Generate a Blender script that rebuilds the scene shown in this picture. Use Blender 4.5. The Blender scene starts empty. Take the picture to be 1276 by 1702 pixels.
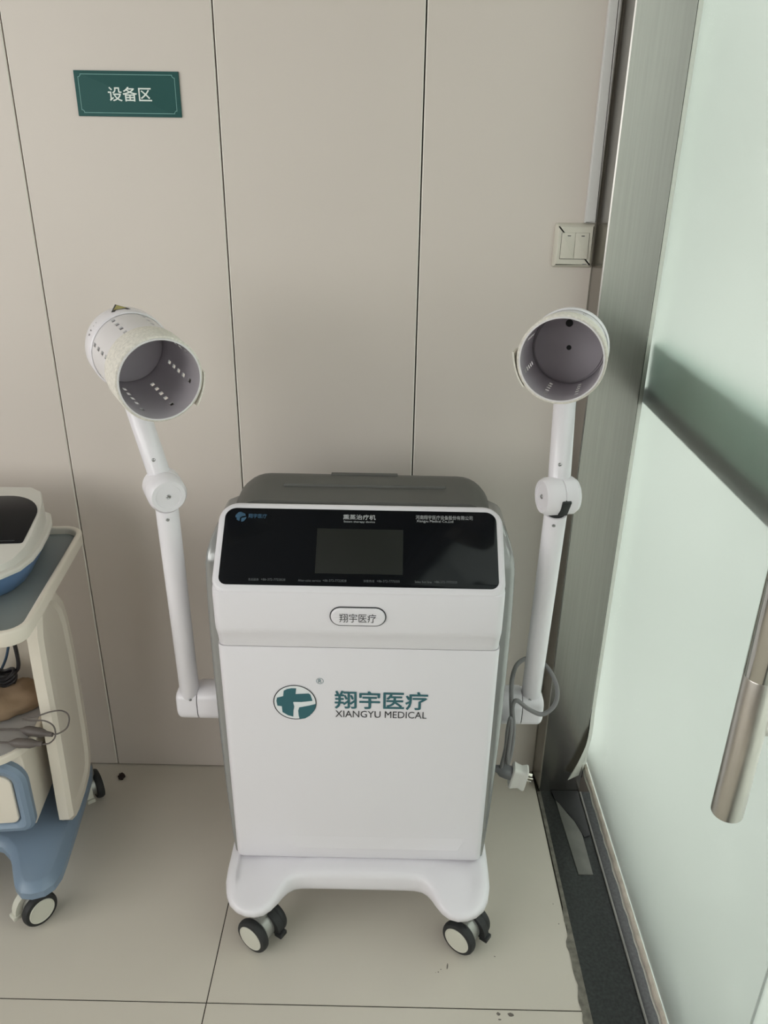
import bpy, bmesh, math, random
from mathutils import Vector, Matrix
random.seed(7)
V = Vector
PI = math.pi
scene = bpy.context.scene
C = scene.collection

# ------------------------------------------------------------------ camera
cd = bpy.data.cameras.new('camera')
cam = bpy.data.objects.new('camera', cd)
C.objects.link(cam)
cd.sensor_fit = 'VERTICAL'
cd.sensor_height = 36.0
cd.lens = 36.0 * 1319.75 / 1702.0
cd.clip_start = 0.02
_pitch, _yaw, _roll = 0.4247, -0.0066, 0.0157
_fw = V((math.sin(_yaw) * math.cos(_pitch), math.cos(_yaw) * math.cos(_pitch), -math.sin(_pitch)))
_rt = V((math.cos(_yaw), -math.sin(_yaw), 0))
_up = _rt.cross(_fw)
_r2 = _rt * math.cos(_roll) + _up * math.sin(_roll)
_u2 = _up * math.cos(_roll) - _rt * math.sin(_roll)
_m = Matrix((_r2, _u2, -_fw)).transposed().to_4x4()
_m.translation = V((0, -1.6605, 1.5113))
cam.matrix_world = _m
scene.camera = cam

# ------------------------------------------------------------------ world, lights, exposure
vs = scene.view_settings
vs.view_transform = 'Standard'
vs.look = 'None'
vs.gamma = 1.0
vs.use_curve_mapping = False
vs.exposure = 0.0
world = bpy.data.worlds.new('overcast_sky')
scene.world = world
world.use_nodes = True
_bg = world.node_tree.nodes['Background']
_bg.inputs[0].default_value = (0.98, 1.0, 0.97, 1)
_bg.inputs[1].default_value = 2.6


def area_light(name, loc, rot, sx, sy, power, col=(1, 1, 1)):
    d = bpy.data.lights.new(name, 'AREA')
    d.shape = 'RECTANGLE'
    d.size, d.size_y = sx, sy
    d.energy = power
    d.color = col
    o = bpy.data.objects.new(name, d)
    o.location = loc
    o.rotation_euler = rot
    C.objects.link(o)
    return o


# daylight through the big shop-front window behind the camera
area_light('front_window_daylight', (-2.1, -2.98, 1.7), (math.radians(90), 0, 0), 1.55, 1.7, 10, (1.0, 0.985, 0.96))
area_light('left_window_daylight', (-2.97, -1.9, 1.65), (math.radians(90), 0, math.radians(-90)), 1.8, 1.7, 15, (1.0, 0.985, 0.96))

# ------------------------------------------------------------------ materials


def mat(name, col, rough=0.5, metal=0.0, spec=0.5, coat=0.0, noise=None, bump=None, trans=0.0, ior=1.45, aniso=0.0):
    m = bpy.data.materials.new(name)
    m.use_nodes = True
    nt = m.node_tree
    b = nt.nodes['Principled BSDF']
    b.inputs['Base Color'].default_value = (*col, 1)
    b.inputs['Roughness'].default_value = rough
    b.inputs['Metallic'].default_value = metal
    b.inputs['Specular IOR Level'].default_value = spec
    b.inputs['Coat Weight'].default_value = coat
    b.inputs['Transmission Weight'].default_value = trans
    b.inputs['IOR'].default_value = ior
    b.inputs['Anisotropic'].default_value = aniso
    if noise or bump:
        tc = nt.nodes.new('ShaderNodeTexCoord')
        mp = nt.nodes.new('ShaderNodeMapping')
        nt.links.new(tc.outputs['Object'], mp.inputs['Vector'])
    if noise:
        sc, amt, stretch = noise
        mp.inputs['Scale'].default_value = stretch
        n = nt.nodes.new('ShaderNodeTexNoise')
        n.inputs['Scale'].default_value = sc
        n.inputs['Detail'].default_value = 5
        nt.links.new(mp.outputs['Vector'], n.inputs['Vector'])
        r = nt.nodes.new('ShaderNodeMapRange')
        r.inputs['From Min'].default_value = 0.3
        r.inputs['From Max'].default_value = 0.7
        r.inputs['To Min'].default_value = 1 - amt
        r.inputs['To Max'].default_value = 1 + amt
        nt.links.new(n.outputs['Fac'], r.inputs['Value'])
        mx = nt.nodes.new('ShaderNodeMix')
        mx.data_type = 'RGBA'
        mx.blend_type = 'MULTIPLY'
        mx.inputs[0].default_value = 1.0
        mx.inputs[6].default_value = (*col, 1)
        nt.links.new(r.outputs['Result'], mx.inputs[7])
        nt.links.new(mx.outputs[2], b.inputs['Base Color'])
    if bump:
        sc, st = bump
        n2 = nt.nodes.new('ShaderNodeTexNoise')
        n2.inputs['Scale'].default_value = sc
        n2.inputs['Detail'].default_value = 3
        nt.links.new(tc.outputs['Object'], n2.inputs['Vector'])
        bp = nt.nodes.new('ShaderNodeBump')
        bp.inputs['Strength'].default_value = st
        bp.inputs['Distance'].default_value = 0.001
        nt.links.new(n2.outputs['Fac'], bp.inputs['Height'])
        nt.links.new(bp.outputs['Normal'], b.inputs['Normal'])
    return m


def glass_mat():
    m = mat('frosted_glass', (0.87, 0.945, 0.895), rough=0.42, trans=1.0, ior=1.35, spec=0.4)
    nt = m.node_tree
    b = nt.nodes['Principled BSDF']
    tc = nt.nodes.new('ShaderNodeTexCoord')
    # scattered paint specks and faint streaks left on the film
    v = nt.nodes.new('ShaderNodeTexNoise')
    v.inputs['Scale'].default_value = 260
    v.inputs['Detail'].default_value = 2
    nt.links.new(tc.outputs['Object'], v.inputs['Vector'])
    k = nt.nodes.new('ShaderNodeTexNoise')
    k.inputs['Scale'].default_value = 9
    nt.links.new(tc.outputs['Object'], k.inputs['Vector'])
    a = nt.nodes.new('ShaderNodeMath'); a.operation = 'GREATER_THAN'; a.inputs[1].default_value = 0.63
    nt.links.new(v.outputs['Fac'], a.inputs[0])
    c = nt.nodes.new('ShaderNodeMath'); c.operation = 'GREATER_THAN'; c.inputs[1].default_value = 0.61
    nt.links.new(k.outputs['Fac'], c.inputs[0])
    mu = nt.nodes.new('ShaderNodeMath'); mu.operation = 'MULTIPLY'
    nt.links.new(a.outputs[0], mu.inputs[0])
    nt.links.new(c.outputs[0], mu.inputs[1])
    d = nt.nodes.new('ShaderNodeBsdfDiffuse')
    d.inputs[0].default_value = (0.9, 0.92, 0.9, 1)
    tl = nt.nodes.new('ShaderNodeBsdfTranslucent')
    tl.inputs[0].default_value = (0.9, 0.95, 0.92, 1)
    ad = nt.nodes.new('ShaderNodeMixShader'); ad.inputs[0].default_value = 0.5
    nt.links.new(d.outputs[0], ad.inputs[1]); nt.links.new(tl.outputs[0], ad.inputs[2])
    mixs = nt.nodes.new('ShaderNodeMixShader')
    sc = nt.nodes.new('ShaderNodeMath'); sc.operation = 'MULTIPLY'; sc.inputs[1].default_value = 0.7
    nt.links.new(mu.outputs[0], sc.inputs[0])
    nt.links.new(sc.outputs[0], mixs.inputs[0])
    nt.links.new(b.outputs[0], mixs.inputs[1])
    nt.links.new(ad.outputs[0], mixs.inputs[2])
    out = [n for n in nt.nodes if n.type == 'OUTPUT_MATERIAL'][0]
    nt.links.new(mixs.outputs[0], out.inputs[0])
    return m


M = {}
M['wall'] = mat('wall_panel_laminate', (0.67, 0.605, 0.555), 0.42, noise=(3, 0.012, (1, 1, 1)))
M['wall_edge'] = mat('panel_edge_highlight', (0.86, 0.82, 0.76), 0.3)  # paler bevel colour paints in the highlight along each joint
M['gap'] = mat('dark_gap', (0.06, 0.055, 0.05), 0.8)
M['plaster'] = mat('painted_plaster', (0.35, 0.34, 0.32), 0.8)
M['ceil'] = mat('ceiling_paint', (0.40, 0.39, 0.37), 0.9)
M['tile'] = mat('glazed_floor_tile', (0.61, 0.565, 0.495), 0.3, noise=(2.2, 0.035, (1, 1, 1)), spec=0.4)
M['grout'] = mat('tile_grout', (0.03, 0.024, 0.018), 0.9)
M['mortar'] = mat('rough_mortar', (0.17, 0.16, 0.135), 0.95, noise=(60, 0.35, (1, 1, 1)), bump=(90, 0.8))
M['granite'] = mat('black_granite', (0.018, 0.02, 0.02), 0.28, noise=(160, 0.5, (1, 1, 1)))
M['steel'] = mat('brushed_stainless', (0.40, 0.385, 0.36), 0.24, metal=1.0, noise=(30, 0.05, (8, 8, 0.15)))
M['steel_dull'] = mat('dull_steel_plate', (0.17, 0.17, 0.155), 0.5, metal=0.3, noise=(20, 0.15, (1, 1, 1)))
M['chrome'] = mat('polished_steel', (0.62, 0.60, 0.56), 0.16, metal=1.0)
M['steel_matte'] = mat('satin_steel', (0.60, 0.57, 0.53), 0.3, metal=1.0, noise=(14, 0.10, (3, 3, 0.6)))
M['glass'] = glass_mat()
M['rail'] = mat('green_grey_rail', (0.34, 0.46, 0.40), 0.5)
M['rubber'] = mat('black_rubber', (0.018, 0.019, 0.02), 0.55)
M['seal'] = mat('clear_pvc_seal', (0.72, 0.71, 0.65), 0.3, trans=0.25)
M['seal_old'] = mat('yellowed_pvc_seal', (0.52, 0.46, 0.40), 0.4, noise=(40, 0.15, (1, 1, 1)))
M['white'] = mat('white_plastic', (0.80, 0.775, 0.815), 0.32, coat=0.15)
M['white_arm'] = mat('white_painted_tube', (0.82, 0.795, 0.835), 0.28, coat=0.2)
M['lav'] = mat('lavender_plastic', (0.56, 0.52, 0.56), 0.35)
M['cuff'] = mat('white_cup_plastic', (0.74, 0.715, 0.725), 0.35)
M['felt'] = mat('cream_felt_band', (0.75, 0.715, 0.65), 0.95, noise=(220, 0.12, (1, 1, 1)), bump=(320, 0.7))
M['cgrey'] = mat('grey_cover_plastic', (0.115, 0.115, 0.107), 0.5, bump=(500, 0.15))
M['silver'] = mat('silver_grey_paint', (0.36, 0.365, 0.36), 0.24, metal=0.45)
M['black'] = mat('black_gloss_glass', (0.003, 0.004, 0.006), 0.1, spec=0.25)
M['lcd'] = mat('grey_lcd', (0.016, 0.0175, 0.0155), 0.4, spec=0.3)
M['print_w'] = mat('pale_print', (0.42, 0.43, 0.44), 0.6)
M['print_dim'] = mat('dim_print', (0.11, 0.12, 0.125), 0.6)
M['print_blue'] = mat('blue_print', (0.04, 0.10, 0.17), 0.5)
M['teal'] = mat('teal_print', (0.035, 0.13, 0.155), 0.5)
M['dark'] = mat('dark_print', (0.03, 0.03, 0.035), 0.5)
M['logo_w'] = mat('white_print', (0.80, 0.82, 0.84), 0.5)
M['sign'] = mat('teal_sign_board', (0.030, 0.098, 0.094), 0.65, spec=0.25)
M['sign_line'] = mat('pale_teal_line', (0.22, 0.42, 0.40), 0.5)
M['sign_w'] = mat('sign_white', (0.78, 0.84, 0.80), 0.5)
M['ivory'] = mat('ivory_switch_plastic', (0.66, 0.63, 0.55), 0.35)
M['trunk'] = mat('pvc_trunking', (0.66, 0.65, 0.64), 0.35)
M['hub'] = mat('cream_hub', (0.62, 0.61, 0.53), 0.45)
M['fork'] = mat('grey_fork', (0.33, 0.33, 0.31), 0.35, metal=0.5)
M['tyre'] = mat('black_tyre', (0.022, 0.023, 0.024), 0.6)
M['cord'] = mat('grey_cord', (0.20, 0.195, 0.20), 0.5)
M['plug'] = mat('white_plug', (0.62, 0.61, 0.58), 0.45)
M['plug_g'] = mat('grey_plug', (0.16, 0.16, 0.17), 0.5)
M['brass'] = mat('plug_pin_metal', (0.6, 0.58, 0.52), 0.25, metal=1.0)
M['screw'] = mat('screw_metal', (0.35, 0.35, 0.35), 0.3, metal=1.0)
M['cream'] = mat('cream_trolley_plastic', (0.76, 0.70, 0.61), 0.42)
M['tray_in'] = mat('grey_tray_mat', (0.20, 0.225, 0.225), 0.5)
M['blue'] = mat('slate_blue_plastic', (0.20, 0.27, 0.36), 0.35)
M['blue_d'] = mat('denim_blue_plastic', (0.13, 0.225, 0.40), 0.35)
M['device_w'] = mat('pale_device_plastic', (0.72, 0.70, 0.65), 0.35)
M['shelf'] = mat('grey_shelf', (0.36, 0.34, 0.33), 0.5)
M['tan'] = mat('tan_cloth', (0.26, 0.18, 0.115), 0.9, bump=(120, 0.5))
M['wire_b'] = mat('black_wire', (0.012, 0.011, 0.014), 0.4)
M['wire_bl'] = mat('blue_wire', (0.05, 0.09, 0.15), 0.4)
M['wire_g'] = mat('brown_grey_wire', (0.115, 0.098, 0.090), 0.5)
M['lump'] = mat('dark_lump', (0.02, 0.008, 0.008), 0.7)
M['scuff'] = mat('scuff_mark', (0.16, 0.14, 0.125), 0.9)
M['yellow'] = mat('yellow_sticker', (0.40, 0.36, 0.10), 0.5)
M['shade'] = mat('added_pier_grey_green', (0.25, 0.30, 0.27), 0.9)
M['ground'] = mat('outside_paving', (0.6, 0.6, 0.582), 0.9)

# ------------------------------------------------------------------ mesh helpers


def loft(bm, rings, closed=True, cap0=True, cap1=True):
    vr = [[bm.verts.new(p) for p in r] for r in rings]
    n = len(rings[0])
    for a, b in zip(vr[:-1], vr[1:]):
        for i in range(n if closed else n - 1):
            j = (i + 1) % n
            try:
                bm.faces.new((a[i], a[j], b[j], b[i]))
            except ValueError:
                pass
    if cap0:
        bm.faces.new(list(reversed(vr[0])))
    if cap1:
        bm.faces.new(vr[-1])
    return vr


def offset_poly(pts, d):
    """offset a counter-clockwise 2-D polygon inwards by d"""
    if d == 0:
        return list(pts)
    out = []
    n = len(pts)
    for i in range(n):
        p0, p1, p2 = pts[i - 1], pts[i], pts[(i + 1) % n]
        e1 = V((p1[0] - p0[0], p1[1] - p0[1])); e2 = V((p2[0] - p1[0], p2[1] - p1[1]))
        if e1.length < 1e-9: e1 = e2
        if e2.length < 1e-9: e2 = e1
        e1.normalize(); e2.normalize()
        n1 = V((-e1.y, e1.x)); n2 = V((-e2.y, e2.x))
        nn = n1 + n2
        if nn.length < 1e-6: nn = n1
        nn.normalize()
        k = 1 / max(0.45, nn.dot(n1))
        out.append((p1[0] + nn.x * d * k, p1[1] + nn.y * d * k))
    return out


def rr(x0, y0, x1, y1, r, seg=6):
    """rounded rectangle, counter-clockwise; r may be 4 radii (bl, br, tr, tl)"""
    R = r if isinstance(r, (tuple, list)) else (r, r, r, r)
    pts = []
    for (cx, cy, a0, q) in ((x0, y0, PI, R[0]), (x1, y0, 1.5 * PI, R[1]), (x1, y1, 0, R[2]), (x0, y1, 0.5 * PI, R[3])):
        ox = cx + (q if cx == x0 else -q)
        oy = cy + (q if cy == y0 else -q)
        for k in range(seg + 1):
            a = a0 + 0.5 * PI * k / seg
            pts.append((ox + q * math.cos(a), oy + q * math.sin(a)))
    return pts


class Frame:
    def __init__(s, O, U, W):
        s.O, s.U, s.W = V(O), V(U).normalized(), V(W).normalized()
        s.N = s.U.cross(s.W).normalized()

    def __call__(s, u, v, n=0.0):
        return s.O + s.U * u + s.W * v + s.N * n


def plate(bm, poly, fr, n0, n1, bev=0.002, seg=3, bev_back=0.0):
    """solid plate of a CCW polygon between heights n0 < n1 with a rounded front edge"""
    rings = []
    if bev_back:
        for k in range(seg + 1):
            a = 0.5 * PI * k / seg
            rings.append([fr(u, v, n0 + bev_back * (1 - math.cos(a))) for u, v in offset_poly(poly, bev_back * (1 - math.sin(a)))])
    else:
        rings.append([fr(u, v, n0) for u, v in poly])
    if bev:
        for k in range(seg + 1):
            a = 0.5 * PI * k / seg
            rings.append([fr(u, v, n1 - bev + bev * math.sin(a)) for u, v in offset_poly(poly, bev * (1 - math.cos(a)))])
    else:
        rings.append([fr(u, v, n1) for u, v in poly])
    loft(bm, rings)


def ringplate(bm, outer, inner, fr, n0, n1, bev=0.0):
    rings = [[fr(u, v, n0) for u, v in outer]]
    if bev:
        for k in range(4):
            a = 0.5 * PI * k / 3
            rings.append([fr(u, v, n1 - bev + bev * math.sin(a)) for u, v in offset_poly(outer, bev * (1 - math.cos(a)))])
        for k in range(4):
            a = 0.5 * PI * k / 3
            rings.append([fr(u, v, n1 - bev + bev * math.cos(a)) for u, v in offset_poly(inner, -bev * (1 - math.sin(a)))])
    else:
        rings.append([fr(u, v, n1) for u, v in outer])
        rings.append([fr(u, v, n1) for u, v in inner])
    rings.append([fr(u, v, n0) for u, v in inner])
    rings.append(rings[0])
    vr = [[bm.verts.new(p) for p in r] for r in rings[:-1]]
    vr.append(vr[0])
    n = len(outer)
    for a, b in zip(vr[:-1], vr[1:]):
        for i in range(n):
            j = (i + 1) % n
            bm.faces.new((a[i], a[j], b[j], b[i]))


def box(bm, x0, y0, z0, x1, y1, z1, bev=0.0):
    if bev:
        t = bmesh.new()
        bmesh.ops.create_cube(t, size=1)
        for v in t.verts:
            v.co = V((x0 + (v.co.x + .5) * (x1 - x0), y0 + (v.co.y + .5) * (y1 - y0), z0 + (v.co.z + .5) * (z1 - z0)))
        bmesh.ops.bevel(t, geom=t.edges[:], offset=bev, segments=3, affect='EDGES', profile=0.5)
        join(bm, t)
        return
    loft(bm, [[V((x0, y0, z)), V((x1, y0, z)), V((x1, y1, z)), V((x0, y1, z))] for z in (z0, z1)])


def join(bm, t):
    me = bpy.data.meshes.new('tmp')
    t.to_mesh(me)
    t.free()
    bm.from_mesh(me)
    bpy.data.meshes.remove(me)


def perp(d):
    d = d.normalized()
    a = V((0, 0, 1)) if abs(d.z) < 0.9 else V((1, 0, 0))
    u = a.cross(d).normalized()
    return u, d.cross(u).normalized()


def lathe(bm, prof, O, axis, seg=32, cap0=True, cap1=True, sq=1.0):
    axis = V(axis).normalized()
    u, w = perp(axis)
    O = V(O)
    rings = []
    for r, h in prof:
        r = max(r, 1e-5)
        rings.append([O + axis * h + (u * math.cos(2 * PI * k / seg) + w * math.sin(2 * PI * k / seg)) * r for k in range(seg)])
    loft(bm, rings, True, cap0, cap1)


def cyl(bm, A, B, r, seg=28, bev=0.0):
    A, B = V(A), V(B)
    L = (B - A).length
    if bev:
        p = [(r - bev, 0), (r - bev * .3, bev * .3), (r, bev), (r, L - bev), (r - bev * .3, L - bev * .3), (r - bev, L)]
    else:
        p = [(r, 0), (r, L)]
    lathe(bm, p, A, B - A, seg)


def smooth_path(pts, sub=8):
    pts = [V(p) for p in pts]
    P = [pts[0] * 2 - pts[1]] + pts + [pts[-1] * 2 - pts[-2]]
    out = []
    for i in range(1, len(P) - 2):
        a, b, c, d = P[i - 1], P[i], P[i + 1], P[i + 2]
        for k in range(sub):
            t = k / sub
            out.append(0.5 * ((2 * b) + (c - a) * t + (2 * a - 5 * b + 4 * c - d) * t * t + (3 * b - a - 3 * c + d) * t ** 3))
    out.append(pts[-1])
    return out


def tube(bm, pts, r, seg=10, smooth=True, sub=8):
    P = smooth_path(pts, sub) if smooth else [V(p) for p in pts]
    rad = r if callable(r) else (lambda t: r)
    u, w = perp(P[1] - P[0])
    rings = []
    for i, p in enumerate(P):
        d = (P[min(i + 1, len(P) - 1)] - P[max(i - 1, 0)]).normalized()
        u = (u - d * u.dot(d)).normalized()
        w = d.cross(u)
        q = rad(i / (len(P) - 1))
        rings.append([p + (u * math.cos(2 * PI * k / seg) + w * math.sin(2 * PI * k / seg)) * q for k in range(seg)])
    loft(bm, rings)


def flat(bm, poly, fr, n=0.0, flip=False):
    """a thin printed shape"""
    f = bm.faces.new([bm.verts.new(fr(u, v, n)) for u, v in poly])
    return f


def obj(name, bm, material, parent=None, off=V((0, 0, 0)), ang=35, fix=True):
    if fix:
        bmesh.ops.remove_doubles(bm, verts=bm.verts[:], dist=1e-6)
        bmesh.ops.recalc_face_normals(bm, faces=bm.faces[:])
    me = bpy.data.meshes.new(name)
    bm.to_mesh(me)
    bm.free()
    if off.length:
        me.transform(Matrix.Translation(-off))
    for p in me.polygons:
        p.use_smooth = True
    me.set_sharp_from_angle(angle=math.radians(ang))
    me.materials.append(material)
    o = bpy.data.objects.new(name, me)
    C.objects.link(o)
    if parent is not None:
        o.parent = parent
    return o


def thing(name, label, cat, loc=(0, 0, 0), rotz=0.0, group=None):
    o = bpy.data.objects.new(name, None)
    C.objects.link(o)
    o.empty_display_size = 0.05
    o.location = loc
    o.rotation_euler = (0, 0, rotz)
    return tag(o, label, cat, group)


def tag(o, label, cat, group=None):
    o['label'] = label
    o['category'] = cat
    if group:
        o['group'] = group
    return o


def struct(name, bm, m, parent=None, label=None, cat=None, **k):
    o = obj(name, bm, m, parent, **k)
    if parent is None:
        o['kind'] = 'structure'
        if label: o['label'] = label
        if cat: o['category'] = cat
    return o


def text(name, s, fr, u0, u1, v0, v1, m, parent, off=V((0, 0, 0)), bold=0.0, n=0.0005, keep=False):
    cu = bpy.data.curves.new('t', 'FONT')
    cu.body = s
    cu.size = 1.0
    cu.resolution_u = 3
    to = bpy.data.objects.new('t', cu)
    C.objects.link(to)
    dg = bpy.context.evaluated_depsgraph_get()
    dg.update()
    me = bpy.data.meshes.new_from_object(to.evaluated_get(dg))
    bpy.data.objects.remove(to)
    bpy.data.curves.remove(cu)
    xs = [v.co.x for v in me.vertices]; ys = [v.co.y for v in me.vertices]
    a, b, c, d = min(xs), max(xs), min(ys), max(ys)
    for v in me.vertices:
        uu = u0 + (v.co.x - a) / (b - a) * (u1 - u0)
        vv = v0 + (v.co.y - c) / (d - c) * (v1 - v0)
        v.co = fr(uu, vv, n) - off
    me.name = name
    if bold:
        t = bmesh.new()
        for q, (dx, dy) in enumerate(((0, 0), (1, 0), (-1, 0), (0, 1), (0, -1), (.7, .7), (-.7, .7), (.7, -.7), (-.7, -.7))):
            n0 = len(t.verts)
            t.from_mesh(me)
            t.verts.ensure_lookup_table()
            hgt = (v1 - v0) * bold
            for v in t.verts[n0:]:
                v.co += fr.U * (dx * hgt) + fr.W * (dy * hgt) + fr.N * (q * 0.00001)
        t.to_mesh(me)
        t.free()
    me.materials.clear()
    me.materials.append(m)
    o = bpy.data.objects.new(name, me)
    C.objects.link(o)
    o.parent = parent
    return o


def line_loop(bm, poly, fr, w, n=0.0005):
    """a thin closed printed line along a polygon"""
    ins = offset_poly(poly, w)
    N = len(poly)
    a = [bm.verts.new(fr(u, v, n)) for u, v in poly]
    b = [bm.verts.new(fr(u, v, n)) for u, v in ins]
    for i in range(N):
        j = (i + 1) % N
        bm.faces.new((a[i], a[j], b[j], b[i]))


def circle(cx, cy, r, n=40):
    return [(cx + r * math.cos(2 * PI * k / n), cy + r * math.sin(2 * PI * k / n)) for k in range(n)]


# ================================================================== THE SETTING
# back wall: laminate panels with bevelled joints over a dark backing
bm = bmesh.new()
edges_x = [-3.0177 + 0.3836 * k for k in range(0, 9)] + [0.40]
for a, b in zip(edges_x[:-1], edges_x[1:]):
    g = 0.0014
    c = 0.0020
    prof = [(a + g, 0.02), (a + g, c), (a + g + c, 0.0), (b - g - c, 0.0), (b - g, c), (b - g, 0.02)]
    loft(bm, [[V((x, y, z)) for x, y in prof] for z in (0.0035, 2.9)])
wb = struct('wall_back', bm, M['wall'], label='pale warm grey panelled back wall with thin vertical joints', cat='wall', ang=20)
wb.data.materials.append(M['wall_edge'])
for pz in wb.data.polygons:
    if 0.2 < abs(pz.normal.x) < 0.95 and abs(pz.normal.z) < 0.1:
        pz.material_index = 1
bm = bmesh.new()
box(bm, -3.1, 0.02, 0, 0.40, 0.12, 2.9)
struct('trim_1', bm, M['gap'], label='dark backing behind the joints of the wall panels', cat='trim')
bm = bmesh.new()
box(bm, -3.1, -3.1, 0, -3.0, -2.8, 2.9)
box(bm, -3.1, -1.0, 0, -3.0, 0.02, 2.9)
box(bm, -3.1, -2.8, 0, -3.0, -1.0, 0.8)
box(bm, -3.1, -2.8, 2.5, -3.0, -1.0, 2.9)
struct('wall_left', bm, M['plaster'], label='plain painted wall at the far left of the room', cat='wall')
bm = bmesh.new()
box(bm, -3.1, -3.1, 2.9, 0.62, 0.12, 3.0)
struct('ceiling', bm, M['ceil'], label='plain white ceiling above the room', cat='ceiling')
# front wall behind the camera with the big window opening
bm = bmesh.new()
box(bm, -3.1, -3.2, 0.0, 0.62, -3.1, 0.85)
box(bm, -3.1, -3.2, 2.65, 0.62, -3.1, 3.0)
box(bm, -3.1, -3.2, 0.85, -2.9, -3.1, 2.65)
box(bm, -1.3, -3.2, 0.85, 0.62, -3.1, 2.65)
struct('wall_front', bm, M['plaster'], label='front wall with a large window opening behind the viewer', cat='wall')

# floor tiles, 800 mm, real joints
bm = bmesh.new()
gx = [-3.1, -2.737, -1.937, -1.137, -0.337, 0.398]
gy = [-3.1, -3.051, -2.251, -1.451, -0.651, 0.02]
for a, b in zip(gx[:-1], gx[1:]):
    for c, d in zip(gy[:-1], gy[1:]):
        box(bm, a + .0011, c + .0013, -0.03, b - .0011, d - .0013, 0.0)
struct('floor', bm, M['tile'], label='beige grey glazed tile floor with thin dark joints', cat='floor', ang=20)
bm = bmesh.new()
box(bm, -3.1, -3.2, -0.08, 0.62, 0.1, -0.0015)
struct('trim_2', bm, M['grout'], label='dark grout showing in the joints of the floor tiles', cat='grout')

# stainless door jamb column
bm = bmesh.new()
pf = [(0.397, 0.02), (0.4045, -0.0675), (0.5095, -0.0675), (0.5095, 0.02)]
cj = offset_poly([(x, y) for x, y in pf], 0.0)
pf2 = [(0.397, 0.02), (0.4035, -0.066), (0.406, -0.0675), (0.5085, -0.0675), (0.5095, -0.0665), (0.5095, 0.12), (0.397, 0.12)]
loft(bm, [[V((x, y, z)) for x, y in pf2] for z in (0.0, 2.9)])
struct('trim_3', bm, M['steel'], label='brushed stainless door jamb between the back wall and the glass door', cat='door frame', ang=20)

bm = bmesh.new()
box(bm, 0.5085, -0.014, 0.0, 0.529, 0.12, 2.9)  # dark filler added so the gap beside the glass stays dark
struct('trim_8', bm, M['rubber'], label='dark filler strip added between the jamb and the glass door', cat='gap filler')

# black granite threshold, mortar edge, cover plate and metal strip
bm = bmesh.new()
box(bm, 0.408, -3.1, -0.03, 0.62, -0.0675, 0.001, 0)
struct('trim_4', bm, M['granite'], label='black granite threshold under the glass door', cat='threshold')
bm = bmesh.new()
ys = [-0.07 - 0.012 * k for k in range(120)]
inner = []
for i, y in enumerate(ys):
    j = 0.0
    if y < -0.42:
        j = 0.006 * (0.5 + 0.5 * math.sin(i * 0.9) * math.sin(i * 0.37 + 1)) + random.uniform(0, .0025)
    w = 0.0035 + j + (0.004 if y < -0.5 else 0)
    inner.append(0.4035 - w)
for i in range(len(ys) - 1):
    f = [V((inner[i], ys[i], .0008)), V((0.4055, ys[i], .0016)), V((0.4055, ys[i + 1], .0016)), V((inner[i + 1], ys[i + 1], .0008))]
    bm.faces.new([bm.verts.new(p) for p in f])
    f = [V((0.4055, ys[i], .0016)), V((0.4085, ys[i], .0012)), V((0.4085, ys[i + 1], .0012)), V((0.4055, ys[i + 1], .0016))]
    bm.faces.new([bm.verts.new(p) for p in f])
struct('trim_5', bm, M['mortar'], label='ragged brown mortar line between the floor tiles and the black threshold', cat='mortar')
bm = bmesh.new()
box(bm, 0.5085, -3.1, 0.001, 0.5135, -0.07, 0.004, 0.001)
struct('trim_6', bm, M['steel_dull'], label='thin grey metal strip running along the black threshold', cat='metal strip')
pl = thing('floor_spring_cover', 'dull steel cover plate let into the black threshold at the foot of the jamb', 'cover plate', (0.46, -0.2, 0.001))
bm = bmesh.new()
fr = Frame((0, 0, 0.001), (1, 0, 0), (0, 1, 0))
plate(bm, [(0.452, -0.331), (0.486, -0.331), (0.486, -0.09), (0.441, -0.09)], fr, 0, 0.0025, 0.0008)
obj('cover_plate', bm, M['steel_dull'], pl, V((0.46, -0.2, 0.001)))
bm = bmesh.new()
plate(bm, [(0.436, -0.0685), (0.505, -0.0685), (0.505, -0.215), (0.489, -0.222), (0.476, -0.172), (0.464, -0.148), (0.449, -0.112), (0.440, -0.100)][::-1], fr, 0.0026, 0.0036, 0.0003)
obj('torn_tape', bm, M['rubber'], pl, V((0.46, -0.2, 0.001)))

# frosted glass door along x = 0.53
dr = bpy.data.objects.new('door_1', None)
C.objects.link(dr)
dr.location = (0.53, -0.02, 0.0)
dr['kind'] = 'structure'
dr['label'] = 'pale green frosted glass door with a long steel pull handle'
dr['category'] = 'door'
DO = V((0.53, -0.02, 0.0))
bm = bmesh.new()
box(bm, 0.53, -0.92, 0.06, 0.538, -0.02, 2.35, 0.0008)
obj('glass_pane', bm, M['glass'], dr, DO)
# rail outside the pane seen through the frosting
bm = bmesh.new()
box(bm, 0.550, -0.92, 1.062, 0.60, -0.02, 1.162, 0.006)
obj('outer_rail', bm, M['rail'], dr, DO)
bm = bmesh.new()
box(bm, 0.5385, -0.92, 1.038, 0.556, -0.02, 1.068, 0.001)
obj('rail_gasket', bm, M['rubber'], dr, DO)
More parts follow.
